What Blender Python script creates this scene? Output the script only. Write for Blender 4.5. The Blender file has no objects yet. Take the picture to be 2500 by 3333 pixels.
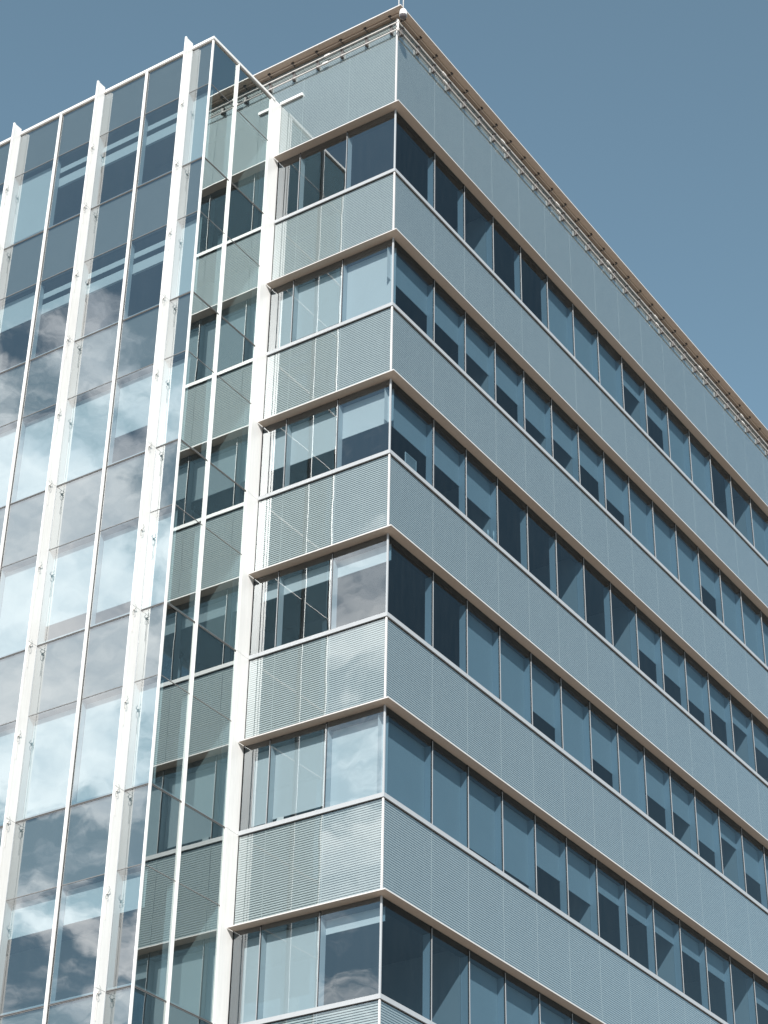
import bpy, bmesh, math, random
from mathutils import Vector, Matrix
random.seed(7)
sc = bpy.context.scene
COL = sc.collection
R = math.radians

# ------------------------------------------------------------------ camera
CAM = Vector((20.3096, -30.2318, -35.2826))
YAW, PITCH, ROLL = 0.5941, 0.5784, 0.0193
fw = Vector((-math.sin(YAW) * math.cos(PITCH), math.cos(YAW) * math.cos(PITCH), math.sin(PITCH)))
rt = fw.cross(Vector((0, 0, 1))).normalized()
up = rt.cross(fw)
r2 = math.cos(ROLL) * rt + math.sin(ROLL) * up
u2 = -math.sin(ROLL) * rt + math.cos(ROLL) * up
cam = bpy.data.cameras.new('camera')
co = bpy.data.objects.new('camera', cam)
COL.objects.link(co)
m = Matrix((r2, u2, -fw)).transposed().to_4x4()
m.translation = CAM
co.matrix_world = m
cam.sensor_fit = 'HORIZONTAL'
cam.sensor_width = 36
cam.lens = 36 * 6791.8 / 2500
cam.clip_start = 0.5
cam.clip_end = 5000
sc.camera = co

# ------------------------------------------------------------------ light, sky, exposure
SUN_AZ, SUN_EL = R(33), R(34)          # azimuth measured from -y towards +x
sdir = Vector((math.sin(SUN_AZ) * math.cos(SUN_EL), -math.cos(SUN_AZ) * math.cos(SUN_EL), math.sin(SUN_EL)))
sl = bpy.data.lights.new('sun', 'SUN')
sl.energy = 4.2
sl.angle = R(0.5)
sl.color = (1.0, 0.955, 0.89)
so = bpy.data.objects.new('sun', sl)
COL.objects.link(so)
so.rotation_euler = sdir.to_track_quat('Z', 'Y').to_euler()

w = bpy.data.worlds.new('World')
sc.world = w
w.use_nodes = True
nt = w.node_tree
N, L = nt.nodes, nt.links
N.clear()


def nd(tree, typ, **kw):
    n = tree.nodes.new(typ)
    for k, v in kw.items():
        setattr(n, k, v)
    return n


def mth(tree, op, a, b=None, clamp=False):
    n = tree.nodes.new('ShaderNodeMath')
    n.operation = op
    n.use_clamp = clamp
    for i, v in enumerate((a, b)):
        if v is None:
            continue
        if isinstance(v, (int, float)):
            n.inputs[i].default_value = v
        else:
            tree.links.new(v, n.inputs[i])
    return n.outputs[0]


def smooth(tree, v, a, b):
    n = tree.nodes.new('ShaderNodeMapRange')
    n.interpolation_type = 'SMOOTHSTEP'
    n.inputs['From Min'].default_value = a
    n.inputs['From Max'].default_value = b
    tree.links.new(v, n.inputs['Value'])
    return n.outputs['Result']


out = nd(nt, 'ShaderNodeOutputWorld')
bg = nd(nt, 'ShaderNodeBackground')
bg.inputs['Strength'].default_value = 0.10
sky = nd(nt, 'ShaderNodeTexSky', sky_type='NISHITA', sun_disc=False)
sky.sun_elevation = SUN_EL
sky.sun_rotation = math.atan2(sdir.x, sdir.y)
sky.air_density = 1.0
sky.dust_density = 0.4
sky.ozone_density = 1.2
hs = nd(nt, 'ShaderNodeHueSaturation')
hs.inputs['Hue'].default_value = 0.472
hs.inputs['Saturation'].default_value = 0.88
hs.inputs['Value'].default_value = 1.00
# keep the glow round the sun from washing out its half of the sky
cap = nd(nt, 'ShaderNodeVectorMath', operation='MINIMUM')
L.new(sky.outputs[0], cap.inputs[0])
cap.inputs[1].default_value = (2.2, 3.4, 4.8)
L.new(cap.outputs[0], hs.inputs['Color'])
# clouds stand in the half of the sky behind the photographer
tc = nd(nt, 'ShaderNodeTexCoord')
sp = nd(nt, 'ShaderNodeSeparateXYZ')
L.new(tc.outputs['Generated'], sp.inputs[0])
den = mth(nt, 'ADD', sp.outputs['Z'], 0.12)
den = mth(nt, 'MAXIMUM', den, 0.05)
cx = mth(nt, 'DIVIDE', sp.outputs['X'], den)
cy = mth(nt, 'DIVIDE', sp.outputs['Y'], den)
cb = nd(nt, 'ShaderNodeCombineXYZ')
L.new(cx, cb.inputs[0]); L.new(cy, cb.inputs[1])
cb.inputs[2].default_value = 3.7


def noise(tree, vec, scale, detail, rough, dist=0.0):
    n = tree.nodes.new('ShaderNodeTexNoise')
    n.inputs['Scale'].default_value = scale
    n.inputs['Detail'].default_value = detail
    n.inputs['Roughness'].default_value = rough
    n.inputs['Distortion'].default_value = dist
    tree.links.new(vec, n.inputs['Vector'])
    return n.outputs['Fac']


n1 = noise(nt, cb.outputs[0], 5.0, 10, 0.62, 0.25)
n2 = noise(nt, cb.outputs[0], 1.7, 3, 0.5, 0.2)
elev = smooth(nt, sp.outputs['Z'], 0.69, 0.54)          # only below about 40 degrees
back = smooth(nt, sp.outputs['Y'], -0.12, -0.32)
cov = mth(nt, 'ADD', mth(nt, 'MULTIPLY', n1, 0.75), mth(nt, 'MULTIPLY', n2, 0.55))
cov = mth(nt, 'ADD', cov, mth(nt, 'MULTIPLY', elev, 0.20))
dens = smooth(nt, cov, 0.742, 0.850)
dens = mth(nt, 'MULTIPLY', dens, back)
dens = mth(nt, 'MULTIPLY', dens, smooth(nt, sp.outputs['X'], 0.22, -0.10))
dens = mth(nt, 'MULTIPLY', dens, smooth(nt, sp.outputs['Z'], 0.70, 0.62))
dens = mth(nt, 'MULTIPLY', dens, smooth(nt, sp.outputs['Z'], 0.0, 0.08))
shade = smooth(nt, noise(nt, cb.outputs[0], 9.0, 6, 0.6), 0.30, 0.70)
cc = nd(nt, 'ShaderNodeMix', data_type='RGBA')
cc.inputs[6].default_value = (5.8, 6.8, 7.8, 1)
cc.inputs[7].default_value = (13.5, 13.6, 13.6, 1)
L.new(shade, cc.inputs[0])
mx = nd(nt, 'ShaderNodeMix', data_type='RGBA')
L.new(dens, mx.inputs[0])
L.new(hs.outputs[0], mx.inputs[6])
L.new(cc.outputs[2], mx.inputs[7])
L.new(mx.outputs[2], bg.inputs['Color'])
L.new(bg.outputs[0], out.inputs[0])

sc.view_settings.view_transform = 'Standard'
sc.view_settings.look = 'None'
sc.view_settings.exposure = 0.64
sc.view_settings.gamma = 1
sc.render.engine = 'CYCLES'
cy_ = sc.cycles
cy_.max_bounces = 8
cy_.diffuse_bounces = 3
cy_.glossy_bounces = 4
cy_.transparent_max_bounces = 16
cy_.caustics_reflective = False
cy_.caustics_refractive = False
cy_.use_denoising = True
cy_.sample_clamp_indirect = 6


# ------------------------------------------------------------------ materials
def base_mat(name):
    mt = bpy.data.materials.new(name)
    mt.use_nodes = True
    return mt, mt.node_tree, mt.node_tree.nodes['Principled BSDF']


def solid(name, col, rough=0.5, metal=0.0, var=0.06, scale=3.0, streak=0.0, bump=0.0):
    """painted or coated surface with slight tonal variation and optional rain streaks"""
    mt, t, b = base_mat(name)
    tc = nd(t, 'ShaderNodeTexCoord')
    f = noise(t, tc.outputs['Object'], scale, 6, 0.6)
    ramp = nd(t, 'ShaderNodeMapRange')
    ramp.inputs['To Min'].default_value = 1 - var
    ramp.inputs['To Max'].default_value = 1 + var
    t.links.new(f, ramp.inputs['Value'])
    fac = ramp.outputs[0]
    if streak:
        mp = nd(t, 'ShaderNodeMapping')
        mp.inputs['Scale'].default_value = (9, 9, 0.7)
        t.links.new(tc.outputs['Object'], mp.inputs[0])
        s = smooth(t, noise(t, mp.outputs[0], 2.2, 5, 0.65), 0.35, 0.75)
        s = mth(t, 'SUBTRACT', 1.0, mth(t, 'MULTIPLY', s, streak))
        fac = mth(t, 'MULTIPLY', fac, s)
    mixn = nd(t, 'ShaderNodeVectorMath', operation='SCALE')
    mixn.inputs[0].default_value = col
    t.links.new(fac, mixn.inputs['Scale'])
    t.links.new(mixn.outputs[0], b.inputs['Base Color'])
    b.inputs['Roughness'].default_value = rough
    b.inputs['Metallic'].default_value = metal
    if bump:
        bn = nd(t, 'ShaderNodeBump')
        bn.inputs['Strength'].default_value = bump
        bn.inputs['Distance'].default_value = 0.01
        t.links.new(noise(t, tc.outputs['Object'], scale * 8, 4, 0.6), bn.inputs['Height'])
        t.links.new(bn.outputs[0], b.inputs['Normal'])
    return mt


def glass(name, tint, refl_col, base, k, ior=1.55, warp=0.002, wscale=1.1, tilt=0.010):
    """coated facade glazing: tinted see-through part plus mirror part, gently warped"""
    mt = bpy.data.materials.new(name)
    mt.use_nodes = True
    t = mt.node_tree
    t.nodes.clear()
    o = nd(t, 'ShaderNodeOutputMaterial')
    tr = nd(t, 'ShaderNodeBsdfTransparent')
    tr.inputs[0].default_value = (*tint, 1)
    gl = nd(t, 'ShaderNodeBsdfGlossy')
    gl.inputs['Color'].default_value = (*refl_col, 1)
    gl.inputs['Roughness'].default_value = 0.0
    tc = nd(t, 'ShaderNodeTexCoord')
    oi = nd(t, 'ShaderNodeObjectInfo')
    ad = nd(t, 'ShaderNodeVectorMath', operation='ADD')
    cbn = nd(t, 'ShaderNodeCombineXYZ')
    t.links.new(mth(t, 'MULTIPLY', oi.outputs['Random'], 37.0), cbn.inputs[0])
    t.links.new(tc.outputs['Object'], ad.inputs[0])
    t.links.new(cbn.outputs[0], ad.inputs[1])
    bn = nd(t, 'ShaderNodeBump')
    bn.inputs['Strength'].default_value = 1.0
    bn.inputs['Distance'].default_value = warp
    t.links.new(noise(t, ad.outputs[0], wscale, 2, 0.35), bn.inputs['Height'])
    # every pane sits at its own very slight tilt
    wn = nd(t, 'ShaderNodeTexWhiteNoise', noise_dimensions='1D')
    t.links.new(oi.outputs['Random'], wn.inputs['W'])
    sb = nd(t, 'ShaderNodeVectorMath', operation='SUBTRACT')
    t.links.new(wn.outputs['Color'], sb.inputs[0])
    sb.inputs[1].default_value = (0.5, 0.5, 0.5)
    sca = nd(t, 'ShaderNodeVectorMath', operation='SCALE')
    t.links.new(sb.outputs[0], sca.inputs[0])
    sca.inputs['Scale'].default_value = tilt
    av = nd(t, 'ShaderNodeVectorMath', operation='ADD')
    t.links.new(bn.outputs[0], av.inputs[0]); t.links.new(sca.outputs[0], av.inputs[1])
    nv = nd(t, 'ShaderNodeVectorMath', operation='NORMALIZE')
    t.links.new(av.outputs[0], nv.inputs[0])
    t.links.new(nv.outputs[0], gl.inputs['Normal'])
    fr = nd(t, 'ShaderNodeFresnel')
    fr.inputs['IOR'].default_value = ior
    geo = nd(t, 'ShaderNodeNewGeometry')
    # same reflectance from both sides of the sheet
    fl = nd(t, 'ShaderNodeMix', data_type='FLOAT')
    t.links.new(geo.outputs['Backfacing'], fl.inputs[0])
    fl.inputs[2].default_value = ior
    fl.inputs[3].default_value = 1 / ior
    fr2 = fl.outputs[0]
    t.links.new(fr2, fr.inputs['IOR'])
    fac = mth(t, 'ADD', mth(t, 'MULTIPLY', fr.outputs[0], k), base, True)
    mxs = nd(t, 'ShaderNodeMixShader')
    t.links.new(fac, mxs.inputs[0])
    t.links.new(tr.outputs[0], mxs.inputs[1])
    t.links.new(gl.outputs[0], mxs.inputs[2])
    # faint dust film that stays on the pane
    df = nd(t, 'ShaderNodeBsdfDiffuse')
    df.inputs[0].default_value = (0.5, 0.55, 0.57, 1)
    mp = nd(t, 'ShaderNodeMapping')
    mp.inputs['Scale'].default_value = (5, 5, 0.8)
    t.links.new(ad.outputs[0], mp.inputs[0])
    du = mth(t, 'MULTIPLY', smooth(t, noise(t, mp.outputs[0], 1.6, 6, 0.65), 0.3, 0.85), 0.012)
    mx2 = nd(t, 'ShaderNodeMixShader')
    t.links.new(du, mx2.inputs[0])
    t.links.new(mxs.outputs[0], mx2.inputs[1])
    t.links.new(df.outputs[0], mx2.inputs[2])
    t.links.new(mx2.outputs[0], o.inputs[0])
    return mt


M = {}
M['white'] = solid('white_paint', (0.80, 0.80, 0.795), 0.38, 0, 0.04, 2, 0.07)
M['trim'] = solid('silver_trim', (0.43, 0.45, 0.475), 0.35, 0.0, 0.04, 3, 0.05)
M['cornice'] = solid('cornice_metal', (0.55, 0.465, 0.40), 0.5, 0, 0.05, 2, 0.10)
M['eave'] = solid('eave_metal', (0.49, 0.40, 0.33), 0.5, 0, 0.05, 2, 0.08)
M['edge'] = solid('cornice_edge', (0.66, 0.64, 0.635), 0.4, 0, 0.04, 2, 0.06)  # cornice metal lightened to paint its sunlit fascia; also colours corner trims
M['transom'] = solid('transom_metal', (0.20, 0.195, 0.195), 0.4, 0, 0.06)
M['rail'] = solid('rail_metal', (0.70, 0.67, 0.65), 0.35, 0.0, 0.08, 4)
M['bracket'] = solid('bracket_metal', (0.13, 0.12, 0.12), 0.5, 0.0, 0.2, 6)
M['slat'] = solid('slat_enamel', (0.445, 0.47, 0.475), 0.45, 0, 0.05, 1.2, 0.07)
M['dark'] = solid('dark_backing', (0.022, 0.032, 0.042), 0.7, 0, 0.15, 1.5)
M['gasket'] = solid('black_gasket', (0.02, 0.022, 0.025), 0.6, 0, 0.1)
M['jamb'] = solid('grey_jamb', (0.40, 0.46, 0.50), 0.6, 0, 0.04)
M['blind'] = solid('blind_fabric', (0.58, 0.63, 0.65), 0.9, 0, 0.05, 1.5)
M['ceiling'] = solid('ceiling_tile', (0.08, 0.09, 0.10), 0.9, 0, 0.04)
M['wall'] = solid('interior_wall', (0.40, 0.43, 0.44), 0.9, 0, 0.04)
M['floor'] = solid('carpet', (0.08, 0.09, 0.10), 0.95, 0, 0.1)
M['spandrel'] = solid('spandrel_grey', (0.20, 0.205, 0.205), 0.6, 0, 0.05)
M['concrete'] = solid('pale_concrete', (0.45, 0.44, 0.42), 0.85, 0, 0.1)
M['paving'] = solid('ground_paving', (0.34, 0.30, 0.26), 0.9, 0, 0.25, 0.15)
M['glass_right'] = glass('glass_street_side', (0.36, 0.465, 0.53), (0.86, 0.95, 1.0), 0.02, 0.75, 1.5, 0.0016)
M['glass_left'] = glass('glass_square_side', (0.72, 0.79, 0.82), (0.92, 0.97, 1.0), 0.12, 1.9, 1.5, 0.0035, 0.9)
M['glass_band'] = glass('glass_over_slats', (0.88, 0.94, 0.95), (0.92, 0.97, 1.0), 0.05, 2.2, 1.5, 0.0035, 0.9, 0.002)
M['glass_wing'] = glass('glass_wing_front', (0.64, 0.73, 0.76), (0.95, 0.98, 1.0), 0.18, 1.8, 1.5, 0.002)
M['glass_side'] = glass('glass_wing_side', (0.52, 0.63, 0.65), (0.90, 0.97, 0.96), 0.23, 2.4, 1.5, 0.0016, 1.1, 0.002)
M['dome_white'] = solid('camera_housing', (0.82, 0.82, 0.82), 0.3, 0, 0.02)
M['lens'] = solid('smoked_dome', (0.10, 0.09, 0.10), 0.08, 0, 0.02)
M['paper'] = solid('paper', (0.78, 0.78, 0.76), 0.8, 0, 0.03)
M['print'] = solid('picture_print', (0.42, 0.44, 0.44), 0.8, 0, 0.35, 14)
M['vase'] = solid('pale_ceramic', (0.72, 0.76, 0.76), 0.25, 0, 0.05)
M['cable'] = solid('cable', (0.34, 0.36, 0.35), 0.6, 0, 0.1)


# ------------------------------------------------------------------ mesh helpers
class MB:
    def __init__(self):
        self.v, self.f, self.mi, self.mats = [], [], [], []

    def _m(self, mat):
        if mat not in self.mats:
            self.mats.append(mat)
        return self.mats.index(mat)

    def box(self, x0, x1, y0, y1, z0, z1, mat):
        if x0 > x1: x0, x1 = x1, x0
        if y0 > y1: y0, y1 = y1, y0
        if z0 > z1: z0, z1 = z1, z0
        b = len(self.v)
        self.v += [(x, y, z) for z in (z0, z1) for y in (y0, y1) for x in (x0, x1)]
        i = self._m(mat)
        for q in ((0, 2, 3, 1), (4, 5, 7, 6), (0, 1, 5, 4), (2, 6, 7, 3), (0, 4, 6, 2), (1, 3, 7, 5)):
            self.f.append(tuple(b + k for k in q)); self.mi.append(i)

    def quad(self, pts, mat):
        b = len(self.v)
        self.v += list(pts)
        self.f.append((b, b + 1, b + 2, b + 3)); self.mi.append(self._m(mat))

    def prism(self, poly, a, b_, mat):
        """closed polygon of 3D points swept by vector (b_-a)"""
        n = len(poly); b = len(self.v); i = self._m(mat)
        d = Vector(b_) - Vector(a)
        self.v += [tuple(Vector(p)) for p in poly] + [tuple(Vector(p) + d) for p in poly]
        self.f.append(tuple(b + k for k in range(n))[::-1]); self.mi.append(i)
        self.f.append(tuple(b + n + k for k in range(n))); self.mi.append(i)
        for k in range(n):
            l = (k + 1) % n
            self.f.append((b + k, b + l, b + n + l, b + n + k)); self.mi.append(i)

    def tube(self, pts, r, mat, seg=8, radii=None):
        pts = [Vector(p) for p in pts]
        b = len(self.v); i = self._m(mat)
        prev = None
        for k, p in enumerate(pts):
            t = (pts[min(k + 1, len(pts) - 1)] - pts[max(k - 1, 0)]).normalized()
            a = prev if prev is not None else (Vector((0, 0, 1)) if abs(t.z) < 0.9 else Vector((1, 0, 0)))
            nrm = (a - t * a.dot(t)).normalized(); prev = nrm
            bn = t.cross(nrm)
            rr = radii[k] if radii else r
            for s in range(seg):
                an = 2 * math.pi * s / seg
                self.v.append(tuple(p + rr * (math.cos(an) * nrm + math.sin(an) * bn)))
        for k in range(len(pts) - 1):
            for s in range(seg):
                s2 = (s + 1) % seg
                self.f.append((b + k * seg + s, b + k * seg + s2, b + (k + 1) * seg + s2, b + (k + 1) * seg + s)); self.mi.append(i)
        self.f.append(tuple(b + s for s in range(seg))[::-1]); self.mi.append(i)
        self.f.append(tuple(b + (len(pts) - 1) * seg + s for s in range(seg))); self.mi.append(i)

    def build(self, name, parent=None, smooth_=False, label=None):
        me = bpy.data.meshes.new(name)
        me.from_pydata(self.v, [], self.f)
        for k in self.mats:
            me.materials.append(M[k])
        me.polygons.foreach_set('material_index', self.mi)
        if smooth_:
            me.polygons.foreach_set('use_smooth', [True] * len(me.polygons))
        bm = bmesh.new(); bm.from_mesh(me)
        if not any(k.startswith('glass') for k in self.mats):
            bmesh.ops.recalc_face_normals(bm, faces=bm.faces)
        bm.to_mesh(me); bm.free()
        me.update()
        o = bpy.data.objects.new(name, me)
        COL.objects.link(o)
        if parent:
            o.parent = parent
        if label:
            o['label'] = label
        return o


class Face:
    """s runs along the facade away from the corner, o points outwards, z up"""
    def __init__(self, side):
        self.side = side

    def xy(self, s, o):
        return (o, s) if self.side == 'r' else (-s, -o)

    def box(self, mb, s0, s1, o0, o1, z0, z1, mat):
        a = self.xy(s0, o0); b = self.xy(s1, o1)
        mb.box(a[0], b[0], a[1], b[1], z0, z1, mat)

    def pane(self, mb, s0, s1, o, z0, z1, mat):
        a = self.xy(s0, o); b = self.xy(s1, o)
        pts = [(*a, z0), (*b, z0), (*b, z1), (*a, z1)]
        if self.side == 'l':
            pts = pts[::-1]
        mb.quad(pts, mat)


def empty(name, label, cat, loc=(0, 0, 0), group=None):
    o = bpy.data.objects.new(name, None)
    COL.objects.link(o)
    o['label'] = label; o['category'] = cat
    if group: o['group'] = group
    return o


def tag(o, label, cat, group=None):
    o['label'] = label; o['category'] = cat
    if group: o['group'] = group
    return o


RF, LF = Face('r'), Face('l')
F = 4.0
MOD = 1.3785
P1 = 1.7438
NR = 15                       # modules on the street side
LEN_R = P1 + NR * MOD
WL = 3.44                     # visible length of the square side, up to the wing
ZS = -1.93                    # sill rail top below each cornice
SILL_H = 0.095
EC = 0.215                    # cornice projection
CT = 0.028                    # cornice thickness
ROWS = 7
mullR = [P1 + MOD * i for i in range(NR)]
mullL = [1.395, 2.785]

# ================================================================== ground
g = MB()
g.quad([(-1500, -1500, -36.9), (1500, -1500, -36.9), (1500, 1500, -36.9), (-1500, 1500, -36.9)], 'paving')
go = g.build('ground'); go['kind'] = 'structure'

# ================================================================== office block
A = empty('office_block', 'tall corner office block banded in louvred glass and ribbon windows under a thin roof eave', 'building')

# --- slabs, core and interior walls
BX, BY = -17.0, LEN_R
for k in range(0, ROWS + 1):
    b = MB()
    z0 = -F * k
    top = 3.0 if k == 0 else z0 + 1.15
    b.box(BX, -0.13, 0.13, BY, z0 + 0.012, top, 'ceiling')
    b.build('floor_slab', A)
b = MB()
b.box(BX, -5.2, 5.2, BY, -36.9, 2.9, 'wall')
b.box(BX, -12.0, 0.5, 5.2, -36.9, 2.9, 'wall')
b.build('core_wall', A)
b = MB()
b.box(BX, -0.02, 0.02, BY, -36.9, -F * (ROWS) + 1.0, 'concrete')
b.build('lower_wall', A)
b = MB()
b.box(BX, -0.05, BY - 0.02, BY + 0.25, -F * ROWS + 1.0, 3.0, 'concrete')
b.build('end_wall', A)
# shell closing the block behind the wing
b = MB()
b.box(BX - 0.3, -3.6, 0.02, 0.5, -F * ROWS + 1.0, 1.4, 'concrete')
b.build('rear_wall', A)

PART = {0: [2, 5, 8, 13], 1: [2, 4, 5, 10], 2: [2, 5, 7, 12], 3: [5, 9, 11], 4: [5, 8, 11], 5: [1, 4], 6: [3]}
for r, js in PART.items():
    for j in js:
        y = mullR[j]
        b = MB()
        b.box(-5.15, -0.19, y - 0.05, y + 0.05, -F * r - 2.84, -F * r + 0.008, 'wall')
        b.build('partition_wall', A)


# --- louvred bands
PITCH_S = 0.0505


def band(face, length, z0, z1, joints):
    mb = MB()
    c = 0.014
    z = z0 + 0.012
    while z < z1 - 0.03:
        h = min(0.0335, z1 - z - 0.004)
        face.box(mb, 0.02, length, -0.020, -0.015, z, z + h, 'slat')
        z += PITCH_S
    face.box(mb, 0.12, length, -0.128, -0.09, z0 + 0.014, z1 - 0.002, 'dark')
    for j in joints:
        if j < length - 0.05:
            face.box(mb, j - 0.005, j + 0.005, -0.012, -0.006, z0 + 0.01, z1 - 0.01, 'slat')
    o = mb.build('louvre_band', A)
    gp = MB()
    face.pane(gp, 0.0, length, -0.004, z0 + 0.005, z1 - 0.005, 'glass_band')
    gp.build('glass_panel', o)
    return o


for k in range(ROWS):
    zb = -F * k                                     # top face of the cornice
    zt = 3.03 if k == 0 else -F * (k - 1) + ZS - SILL_H - 0.012
    band(RF, LEN_R, zb, zt, mullR)
    band(LF, 16.0 if k == 0 else WL, zb, zt, mullL + ([4.175, 5.56, 6.95, 8.34, 9.7] if k == 0 else []))
    # corner trim in front of the band
    b = MB()
    b.box(-0.020, 0.014, -0.014, 0.020, zb + 0.006, zt, 'edge')
    b.box(-0.004, 0.019, -0.019, 0.004, zb + 0.006, zt, 'edge')
    b.build('corner_trim', A)


# --- cornices (mitred ring of thin metal shelf segments)
def cornice(zt, e, t, length_r, length_l, mat, edge, name, inner, seg_l, seg_r):
    mb = MB()
    g_ = 0.003
    # right run: first segment mitred at the corner
    ys = [None] + seg_r + [length_r]
    for i in range(len(ys) - 1):
        a = ys[i]; c_ = ys[i + 1] - g_
        if a is None:
            poly = [(inner, -inner, zt - t), (e, -e, zt - t), (e, c_, zt - t), (inner, c_, zt - t)]
            mb.prism(poly, (0, 0, 0), (0, 0, t), mat)
        else:
            mb.box(inner, e, a, c_, zt - t, zt, mat)
    xs = [None] + seg_l + [length_l]
    for i in range(len(xs) - 1):
        a = xs[i]; c_ = xs[i + 1] - g_
        if a is None:
            poly = [(inner - g_, -inner, zt - t), (-c_, -inner, zt - t), (-c_, -e, zt - t), (e - g_, -e, zt - t)]
            mb.prism(poly, (0, 0, 0), (0, 0, t), mat)
        else:
            mb.box(-a, -c_, -e, -inner, zt - t, zt, mat)
    mb.box(e, e + 0.004, -e - 0.004, length_r, zt - t + 0.002, zt + 0.001, edge)
    mb.box(-length_l, e - 0.001, -e - 0.004, -e, zt - t + 0.0025, zt + 0.0005, edge)
    return mb.build(name, A)


for k in range(ROWS):
    zt = -F * k
    cornice(zt, EC, CT, LEN_R, WL - 0.004, 'cornice', 'edge', 'cornice', -0.13,
            mullL[:], mullR[:])

# --- roof eave
cornice(3.115, 0.285, 0.035, LEN_R + 0.3, 16.5, 'eave', 'edge', 'roof_eave', -1.0,
        [2.4, 6.6, 10.7], [1.75 + 4.135 * i for i in range(5)])
b = MB()
b.box(BX, -0.9, 0.9, BY, 3.0, 3.10, 'concrete')
b.build('roof', A)
b = MB()      # black strips painting the shade under the eave, above the top band
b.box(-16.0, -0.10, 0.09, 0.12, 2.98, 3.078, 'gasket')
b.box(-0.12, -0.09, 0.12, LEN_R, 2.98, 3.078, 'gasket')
b.build('eave_shade_strip', A)

# --- sill rails
for k in range(ROWS):
    z1 = -F * k + ZS
    b = MB()
    b.box(-0.10, 0.036, -0.0345, LEN_R, z1 - SILL_H, z1, 'trim')
    b.box(-WL + 0.002, 0.033, -0.036, 0.10, z1 - SILL_H + 0.002, z1 - 0.002, 'trim')
    b.box(-0.08, 0.006, 0.0, LEN_R, z1 - SILL_H - 0.011, z1 - SILL_H - 0.001, 'gasket')  # black strips draw the shadow line in the gap under the sill
    b.box(-WL + 0.01, 0.0, -0.006, 0.08, z1 - SILL_H - 0.0105, z1 - SILL_H - 0.0015, 'gasket')
    b.build('sill_rail', A)
    b = MB()
    b.box(-0.022, 0.012, -0.012, 0.022, z1 + 0.002, -F * k - CT - 0.002, 'trim')
    b.box(-0.010, 0.020, -0.020, 0.010, z1 + 0.002, -F * k - CT - 0.09, 'trim')
    b.build('corner_post', A)

# --- windows
# blind drop per pane, 0 = up, 1 = right down
DR = {
    0: [0, 0, 0, 0, 0, 1, 1, 1, .33, .42, 1, 1, 0, 0, 1],
    1: [.52, .50, .50, .52, .60, .50, .48, .62, 1, 1, .96, .5, 1, 1, 1],
    2: [.50, .50, .55, 0, 0, 0, 0, 0, .52, .55, .62, .45, .33, .4, .5],
    3: [0, 0, 1, 1, .66, 1, .66, .98, .56, .5, .62, .3, .55, .6, .6],
    4: [1, 1, .86, .84, .52, .55, .31, .32, .31, .31, .33, 0, .3, .5, 1],
    5: [0, 0, 1, .95, 1, 1, .6, .5, 1, 1, .5, 0, 0, 1, 1],
    6: [.5, 1, 1, 1, 1, 1, 1, 1, 1, 1, 1, 1, 1, 1, 1],
}
DL = {0: [0, 0, 0], 1: [1, .86, .97], 2: [.5, .6, .58], 3: [.26, .25, .25], 4: [.99, .88, .9], 5: [.2, .96, 1], 6: [1, 1, 1]}
ODEP = 0.17
wcount = 0


def window(face, s0, s1, zt, zb, drop, gl, first=False, last=False):
    mb = MB()
    # jamb at the far side of the pane (shared with the next pane) and slim cap outside
    if not last:
        face.box(mb, s1 - 0.022, s1 + 0.022, -ODEP - 0.015, -0.03, zb + 0.002, zt - 0.004, 'jamb')
        face.box(mb, s1 - 0.014, s1 + 0.014, -0.028, -0.002, zb + 0.002, zt - 0.004, 'gasket')
        face.box(mb, s1 - 0.005, s1 + 0.005, 0.0, 0.010, zb + 0.002, zt - 0.05, 'trim')
    if last:
        face.box(mb, s1 - 0.14, s1, -0.30, -0.012, zb + 0.002, zt - 0.005, 'dark')
    face.box(mb, s0 + 0.03, s1 - 0.024, -ODEP - 0.03, -0.02, zt - 0.15, zt - 0.006, 'gasket')  # black head box puts the shade below the soffit into colour
    fr_ = mb.build('window', A)
    gp = MB()
    face.pane(gp, s0 + 0.010, s1 - 0.010, -0.006, zb, zt - 0.004, gl)
    gp.build('pane', fr_)
    if drop > 0:
        bb = MB()
        h = (zt - zb) * drop
        zlow = zt - 0.04 - h if drop < 0.93 else zb + 0.004 + (1 - drop) * 0.3
        o = -ODEP - 0.004
        s1_ = s1 - (0.12 if last else 0)
        face.box(bb, s0 + 0.03, s1_ - 0.026, o - 0.003, o, zlow, zt - 0.037, 'blind')
        face.box(bb, s0 + 0.032, s1_ - 0.028, o - 0.008, o + 0.006, zlow - 0.018, zlow - 0.0005, 'blind')
        bb.build('blind', fr_)
    return fr_


VISR = [14, 14, 13, 13, 12, 6, 2]
for r in range(ROWS):
    zt, zb = -F * r - CT, -F * r + ZS
    for j in range(min(VISR[r] + 1, NR)):
        s0 = 0.0 if j == 0 else mullR[j - 1]
        window(RF, s0, mullR[j], zt, zb, DR[r][j], 'glass_right')
    edges = [0.0] + mullL + [WL - 0.004]
    if r < 6:
        for j in range(3):
            window(LF, edges[j], edges[j + 1], zt, zb, DL[r][j], 'glass_left', last=(j == 2))

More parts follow.
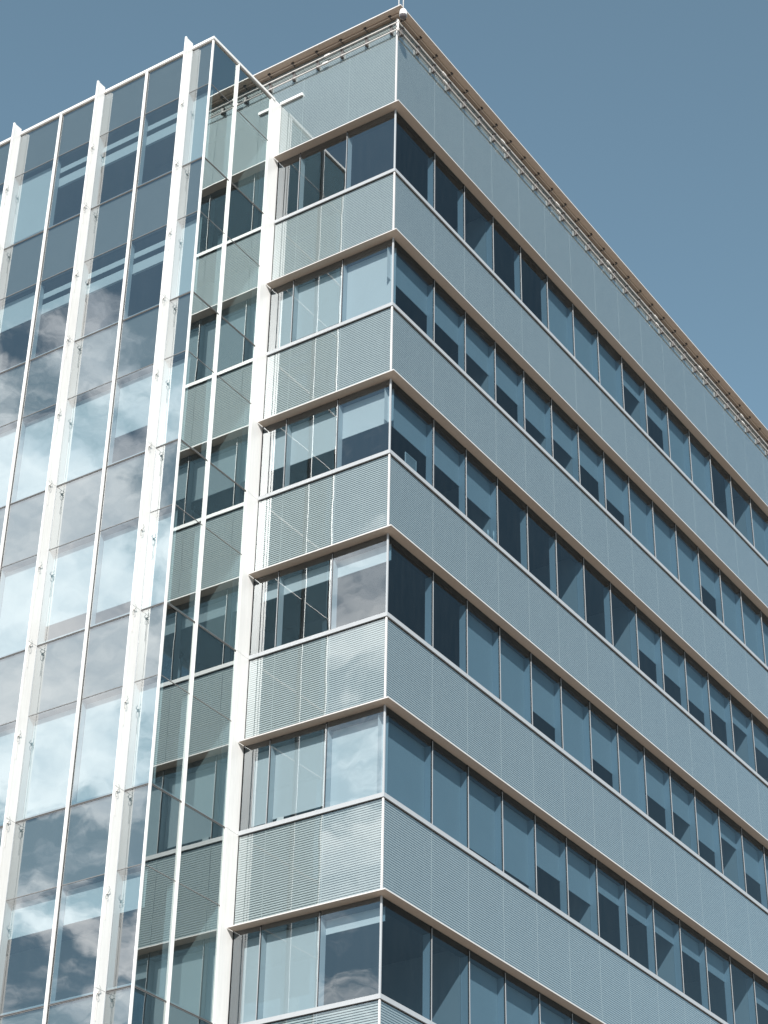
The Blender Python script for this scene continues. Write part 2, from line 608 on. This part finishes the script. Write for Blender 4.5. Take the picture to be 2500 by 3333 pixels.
# --- maintenance rails below the eave
for face, length, name in ((LF, 11.5, 'l'), (RF, LEN_R, 'r')):
    mb = MB()
    for o, z, rad in ((0.085, 2.80, 0.020), (0.085, 2.555, 0.020), (0.09, 3.045, 0.020)):
        a = face.xy(-0.085 if z < 3 else -0.09, o); c_ = face.xy(length, o)
        mb.tube([(*a, z), (*c_, z)], rad, 'rail' if z < 3 else 'eave', 8)
    if name == 'r':
        mb.tube([(0.085, -0.085, 2.5), (0.085, -0.085, 2.86)], 0.022, 'rail', 8)
        mb.box(0.06, 0.11, -0.11, -0.06, 2.53, 2.58, 'rail')
        mb.box(0.06, 0.11, -0.11, -0.06, 2.775, 2.825, 'rail')
    for q in range(int(length / 2.9) + 1):
        for z, off in ((2.80, 0), (2.555, 0.05)):
            s_ = 1.95 + 2.9 * q + off
            if s_ < length - 0.3:
                face.box(mb, s_, s_ + 0.16, 0.060, 0.110, z - 0.026, z + 0.026, 'rail')
    ro = mb.build('maintenance_rail', A)
    n = int((length - 0.15) / 0.735)
    for i in range(n):
        s = 0.14 + 0.735 * i
        bk = MB()
        face.box(bk, s - 0.035, s + 0.035, 0.006, 0.060, 2.530, 2.765, 'bracket')
        face.box(bk, s - 0.012, s + 0.012, 0.05, 0.105, 2.510, 2.548, 'bracket')
        face.box(bk, s - 0.035, s + 0.035, 0.055, 0.105, 2.765, 2.782, 'bracket')
        bk.build('bracket', ro)
        bk = MB()
        face.box(bk, s - 0.012, s + 0.012, 0.02, 0.135, 3.020, 3.062, 'bracket')
        face.box(bk, s - 0.035, s + 0.035, 0.115, 0.150, 3.055, 3.078, 'gasket')
        bk.build('pipe_clamp', ro)

# pale flashing on the top band next to the wing
b = MB()
b.box(-3.46, -2.79, -0.05, -0.001, 1.885, 1.965, 'white')
b.build('flashing', A)

# ================================================================== glass wing
B = empty('glass_wing', 'projecting fully glazed wing with white vertical fins and mullions left of the banded block', 'building')
BW, BD = 3.4703, 2.7836
ZMn = lambda k: -2.0 - F * k         # floor joint (double line)
Zmn = lambda k: 0.36 - F * k         # window head (single line)
BT = 1.80
KB = 7
bays = [3.4703, 4.122, 5.507, 6.898, 8.282, 9.673, 11.057, 12.448]
fins = [4.122, 6.898, 9.673, 12.448]
mulls = [5.507, 8.282, 11.057]
ZBOT = -29.5
# roof, floors, inner walls
b = MB(); b.box(-12.44, -3.60, -2.62, -0.02, 1.10, 1.62, 'concrete'); b.build('roof', B)
for k in range(KB):
    b = MB()
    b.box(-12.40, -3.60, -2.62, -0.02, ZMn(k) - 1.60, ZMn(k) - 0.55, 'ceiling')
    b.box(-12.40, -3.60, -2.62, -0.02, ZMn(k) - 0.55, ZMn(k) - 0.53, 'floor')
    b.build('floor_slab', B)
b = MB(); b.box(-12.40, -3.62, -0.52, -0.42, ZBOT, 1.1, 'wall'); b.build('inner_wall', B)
b = MB(); b.box(-12.46, -12.42, -2.76, 0.0, ZBOT, 1.75, 'spandrel'); b.build('far_wall', B)
b = MB(); b.box(-12.45, -3.49, -2.74, -0.02, -36.9, ZBOT, 'concrete'); b.build('lower_wall', B)


def wing_window(x0, x1, zt, zb, drop, top_strip=False):
    mb = MB()
    mb.box(-x1 - 0.03, -x1 + 0.03, -BD + 0.03, -BD + 0.17, zb + 0.03, zt - 0.02, 'jamb')
    mb.box(-x1 + 0.031, -x0 - 0.031, -BD + 0.02, -BD + 0.17, zb + 0.02, zb + 0.05, 'jamb')
    fr_ = mb.build('window', B)
    gp = MB()
    gp.quad([(-x1 + 0.01, -BD, zb), (-x0 - 0.01, -BD, zb), (-x0 - 0.01, -BD, zt), (-x1 + 0.01, -BD, zt)], 'glass_wing')
    gp.build('pane', fr_)
    if top_strip:          # blind almost up, added pale bar below it standing in for a bright strip
        bb = MB()
        bb.box(-x1 + 0.034, -x0 - 0.034, -BD + 0.172, -BD + 0.180, zt - 0.40, zt - 0.24, 'blind')
        bb.build('blind', fr_)
        bb = MB()
        bb.box(-x1 + 0.034, -x0 - 0.034, -BD + 0.172, -BD + 0.230, zt - 0.86, zt - 0.58, 'blind')
        bb.build('added_bright_bar', fr_)
    elif drop > 0:
        bb = MB()
        zl = zt - 0.06 - (zt - zb) * drop if drop < .93 else zb + 0.06
        bb.box(-x1 + 0.034, -x0 - 0.034, -BD + 0.172, -BD + 0.176, zl, zt - 0.03, 'blind')
        bb.box(-x1 + 0.036, -x0 - 0.036, -BD + 0.168, -BD + 0.180, zl - 0.02, zl - 0.001, 'blind')
        bb.build('blind', fr_)
    return fr_


DB = {
    0: [1, .34, .34, .30, .86, .9, 1], 1: [1, .32, .32, .36, .34, .5, 1], 2: [1, .60, 1, 1, .98, 1, 1],
    3: [1, .78, .74, .97, 1, 1, 1], 4: [1, 1, .97, 1, 1, 1, 1], 5: [.30, .28, .28, .3, .5, 1, 1],
}
for k in range(6):
    zt, zb = Zmn(k) - 0.010, ZMn(k) + 0.02
    for j in range(7):
        wing_window(bays[j], bays[j + 1], zt, zb, DB[k][j], k < 2 and 1 <= j <= 3)
# spandrels (grey panel behind glass; side one painted black like an unlit interior)
for k in range(-1, KB):
    zt = BT if k < 0 else ZMn(k) - 0.02
    zb = Zmn(k + 1) + 0.010 if k + 1 < KB else ZBOT
    mb = MB()
    mb.box(-12.44, -BW - 0.045, -BD + 0.035, -BD + 0.06, zb - 0.02, zt - (0 if k >= 0 else 0.02), 'spandrel')
    mb.box(-BW - 0.07, -BW - 0.045, -BD + 0.061, -0.44, zb - 0.021, zt - (0.001 if k >= 0 else 0.021), 'dark')
    so_ = mb.build('spandrel_panel', B)
    gp = MB()
    for j in range(7):
        gp.quad([(-bays[j + 1] + 0.01, -BD, zb), (-bays[j] - 0.01, -BD, zb), (-bays[j] - 0.01, -BD, zt), (-bays[j + 1] + 0.01, -BD, zt)], 'glass_wing')
    for (ya, yb) in ((-BD + 0.01, -1.81), (-1.79, -0.44)):
        gp.quad([(-BW, ya, zb), (-BW, yb, zb), (-BW, yb, zt), (-BW, ya, zt)], 'glass_side')
    gp.build('glass_panel', so_)
# side windows
for k in range(6):
    zt, zb = Zmn(k) - 0.010, ZMn(k) + 0.02
    for (ya, yb) in ((-BD + 0.01, -1.81), (-1.79, -0.44)):
        mb = MB()
        mb.box(-BW - 0.16, -BW - 0.03, yb - 0.05, yb - 0.01, zb + 0.02, zt - 0.02, 'jamb')
        mb.box(-BW - 0.16, -BW - 0.02, ya + 0.03, yb - 0.051, zb + 0.015, zb + 0.045, 'jamb')
        fr_ = mb.build('side_window', B)
        gp = MB()
        gp.quad([(-BW, ya, zb), (-BW, yb, zb), (-BW, yb, zt), (-BW, ya, zt)], 'glass_side')
        gp.build('pane', fr_)
# transoms
for k in range(-1, KB):
    mb = MB()
    if k >= 0:
        z = ZMn(k)
        for zz in (z + 0.008, z - 0.017):
            mb.box(-12.44, -BW + 0.010, -BD - 0.010, -BD + 0.02, zz, zz + 0.009, 'transom')
            mb.box(-BW - 0.02, -BW + 0.0102, -BD + 0.021, -0.43, zz + 0.0003, zz + 0.0087, 'transom')
        mb.box(-12.44, -BW - 0.005, -BD - 0.002, -BD + 0.06, z - 0.0078, z + 0.0078, 'gasket')
        mb.box(-BW - 0.06, -BW + 0.002, -BD + 0.061, -0.43, z - 0.0075, z + 0.0075, 'gasket')
        mb.build('floor_transom', B)
        mb = MB()
    z = Zmn(k + 1)
    if z > ZBOT:
        mb.box(-12.44, -BW + 0.008, -BD - 0.008, -BD + 0.03, z - 0.007, z + 0.007, 'transom')
        mb.box(-BW - 0.03, -BW + 0.0082, -BD + 0.031, -0.43, z - 0.0067, z + 0.0067, 'transom')
        mb.build('head_transom', B)
# mullions
for x in mulls:
    mb = MB()
    mb.box(-x - 0.034, -x + 0.034, -BD - 0.040, -BD + 0.025, ZBOT, BT - 0.002, 'white')
    mb.box(-x + 0.035, -x + 0.044, -BD - 0.012, -BD + 0.02, ZBOT, BT - 0.003, 'gasket')
    mb.build('mullion', B)
mb = MB()      # corner post
mb.box(-BW - 0.022, -BW + 0.020, -BD - 0.020, -BD + 0.022, ZBOT, BT - 0.002, 'white')
mb.build('corner_post', B)
mb = MB()      # middle mullion of the side
mb.box(-BW - 0.03, -BW + 0.022, -1.823, -1.778, ZBOT, BT - 0.002, 'white')
mb.box(-BW + 0.0225, -BW + 0.055, -1.812, -1.790, ZBOT, BT - 0.004, 'white')
mb.build('side_mullion', B)
# white end panel against the block
mb = MB()
for (ya, yb, xo) in ((-0.44, -0.385, 0.02), (-0.379, -0.30, 0.012), (-0.294, 0.0, 0.0)):
    for k in range(-1, KB):
        zt = 1.88 if k < 0 else ZMn(k) - 0.004
        zb = max(ZMn(k + 1) + 0.004, ZBOT)
        mb.box(-3.60, -3.455 + xo, ya, yb if yb else -0.002, zb, zt, 'white')
mb.box(-3.60, -3.47, -0.385, -0.294, ZBOT, 1.87, 'gasket')
mb.build('end_panel', B)
# parapet rim
mb = MB()
mb.box(-12.47, -BW + 0.045, -BD - 0.045, -BD + 0.06, BT, BT + 0.075, 'white')
mb.box(-BW - 0.06, -BW + 0.0448, -BD + 0.061, -0.30, BT + 0.0005, BT + 0.0745, 'white')
mb.box(-12.46, -BW + 0.030, -BD - 0.030, -BD + 0.05, BT - 0.018, BT - 0.002, 'rail')
mb.box(-BW - 0.05, -BW + 0.0302, -BD + 0.051, -0.30, BT - 0.0178, BT - 0.0022, 'rail')
mb.build('parapet_rim', B)
# fins with their cable clips
clip_z = []
for k in range(KB):
    clip_z += [0.36 - F * k - 0.55, -2.0 - F * k - 0.10]
clip_me = None
for x in fins:
    mb = MB()
    zs = [2.03] + [ZMn(k) for k in range(KB)] + [ZBOT]
    for i in range(len(zs) - 1):
        a, c_ = zs[i] - (0.005 if i else 0), zs[i + 1] + 0.005
        mb.box(-x - 0.020, -x + 0.020, -BD - 0.285, -BD - 0.235, c_, a, 'white')
        mb.box(-x - 0.017, -x + 0.017, -BD - 0.229, -BD - 0.012, c_, a - (0.02 if i == 0 else 0), 'white')
    mb.box(-x - 0.012, -x + 0.012, -BD - 0.236, -BD - 0.228, ZBOT, 2.0, 'gasket')
    mb.box(-x - 0.026, -x + 0.024, -BD - 0.011, -BD + 0.02, ZBOT, BT - 0.002, 'trim')
    fo = mb.build('fin', B)
    for z in clip_z:
        yb = -BD - 0.235
        j1, j2 = random.uniform(-.02, .02), random.uniform(-.03, .03)
        c = MB()
        c.box(-x + 0.019, -x + 0.045, yb - 0.010, yb + 0.035, z, z + 0.045, 'rail')
        c.tube([(-x + 0.04, yb + 0.01, z + 0.02), (-x + 0.06, yb + 0.05, z + 0.08 + j1), (-x + 0.05, yb + 0.02, z + 0.14 + j1)], 0.006, 'cable', 6)
        pts = []
        for q in range(11):
            an = q / 10 * 2 * math.pi
            pts.append((-x + 0.036 + 0.012 * math.sin(an), yb + 0.012 + 0.026 * math.sin(an) + j2 * .3, z - 0.060 + (0.060 + j2) * math.cos(an)))
        c.tube(pts, 0.0035, 'cable', 6)
        c.tube([(-x + 0.03, yb + 0.01, z - 0.02), (-x + 0.028, yb + 0.02, z - 0.5)], 0.004, 'rail', 5)
        c.build('cable_clip', fo)

# ================================================================== security camera
D = empty('security_camera', 'white dome camera hanging from a bent pole off the roof corner', 'camera')
dx, dy, dz = 0.372, -0.300, 2.70
mb = MB()
prof = [(0.0, 0.17), (0.03, 0.168), (0.062, 0.15), (0.085, 0.11), (0.094, 0.06), (0.096, 0.0), (0.100, -0.03), (0.100, -0.045), (0.092, -0.05)]
mb.tube([(dx, dy, dz + h) for _, h in prof], 1, 'dome_white', 24, [max(r_, 0.004) for r_, _ in prof])
mb.build('housing', D, True)
mb = MB()
pr2 = [(0.090, -0.050), (0.088, -0.075), (0.076, -0.105), (0.052, -0.128), (0.024, -0.139), (0.004, -0.142)]
mb.tube([(dx, dy, dz + h) for _, h in pr2], 1, 'lens', 24, [r_ for r_, _ in pr2])
mb.build('lens_dome', D, True)
mb = MB()
px, py = 0.06, -0.03
pts = [(dx, dy, dz + 0.16), (dx, dy, 4.15)]
for q in range(1, 8):
    an = q / 8 * math.pi
    pts.append((dx + (px - dx) * (1 - math.cos(an)) / 2, dy + (py - dy) * (1 - math.cos(an)) / 2, 4.15 + 0.16 * math.sin(an)))
pts += [(px, py, 4.15), (px, py, 3.12)]
mb.tube(pts, 0.014, 'dome_white', 10)
mb.build('pole', D, True)

# ================================================================== things on the inner sills
def pf(name, label, cat):
    return empty(name, label, cat)


p = pf('picture_frame', 'pale framed picture leaning inside the corner window of the third window row', 'picture')
mb = MB()
y0, y1, z0, z1 = 0.82, 1.26, -9.92, -9.44
mb.box(-0.150, -0.130, y0, y0 + 0.02, z0, z1, 'paper'); mb.box(-0.150, -0.130, y1 - 0.02, y1, z0, z1, 'paper')
mb.box(-0.150, -0.130, y0 + 0.021, y1 - 0.021, z1 - 0.02, z1, 'paper'); mb.box(-0.150, -0.130, y0 + 0.021, y1 - 0.021, z0, z0 + 0.02, 'paper')
mb.build('frame', p)
mb = MB(); mb.box(-0.146, -0.136, y0 + 0.021, y1 - 0.021, z0 + 0.021, z1 - 0.021, 'print'); mb.build('picture', p)


def vase(y, zb, h, rr, label):
    mb = MB()
    pr_ = [(0.5, 0.0), (0.55, 0.05), (0.25, 0.12), (0.2, 0.3), (0.6, 0.5), (1.0, 0.72), (0.9, 0.9), (0.6, 1.0)]
    mb.tube([(-0.10, y, zb + t_ * h) for _, t_ in pr_], 1, 'vase', 12, [r_ * rr for r_, _ in pr_])
    o = mb.build('vase', None, True)
    tag(o, label, 'vase', 'vases on the office sill')


vase(4.22, -9.92, 0.30, 0.035, 'shorter pale vase on the sill inside third pane of third window row')
vase(4.47, -9.92, 0.40, 0.030, 'taller pale vase by the right jamb in third pane of third window row')
for i, (xa, xb, hh, lab) in enumerate(((2.44, 2.66, .17, 'white paper sheet propped inside lower left window near the wing'),
                                  (1.60, 1.74, .11, 'small white paper propped on sill beside reflected white line'))):
    mb = MB()
    mb.prism([(-xa, 0.115, -17.935), (-xb, 0.115, -17.935), (-xb + 0.05, 0.135, -17.935 + hh), (-xa - 0.02, 0.135, -17.935 + hh * .93)], (0, 0, 0), (0, 0.004, 0), 'paper')
    o = mb.build('paper_sheet'); tag(o, lab, 'paper', 'papers on the inner sill')
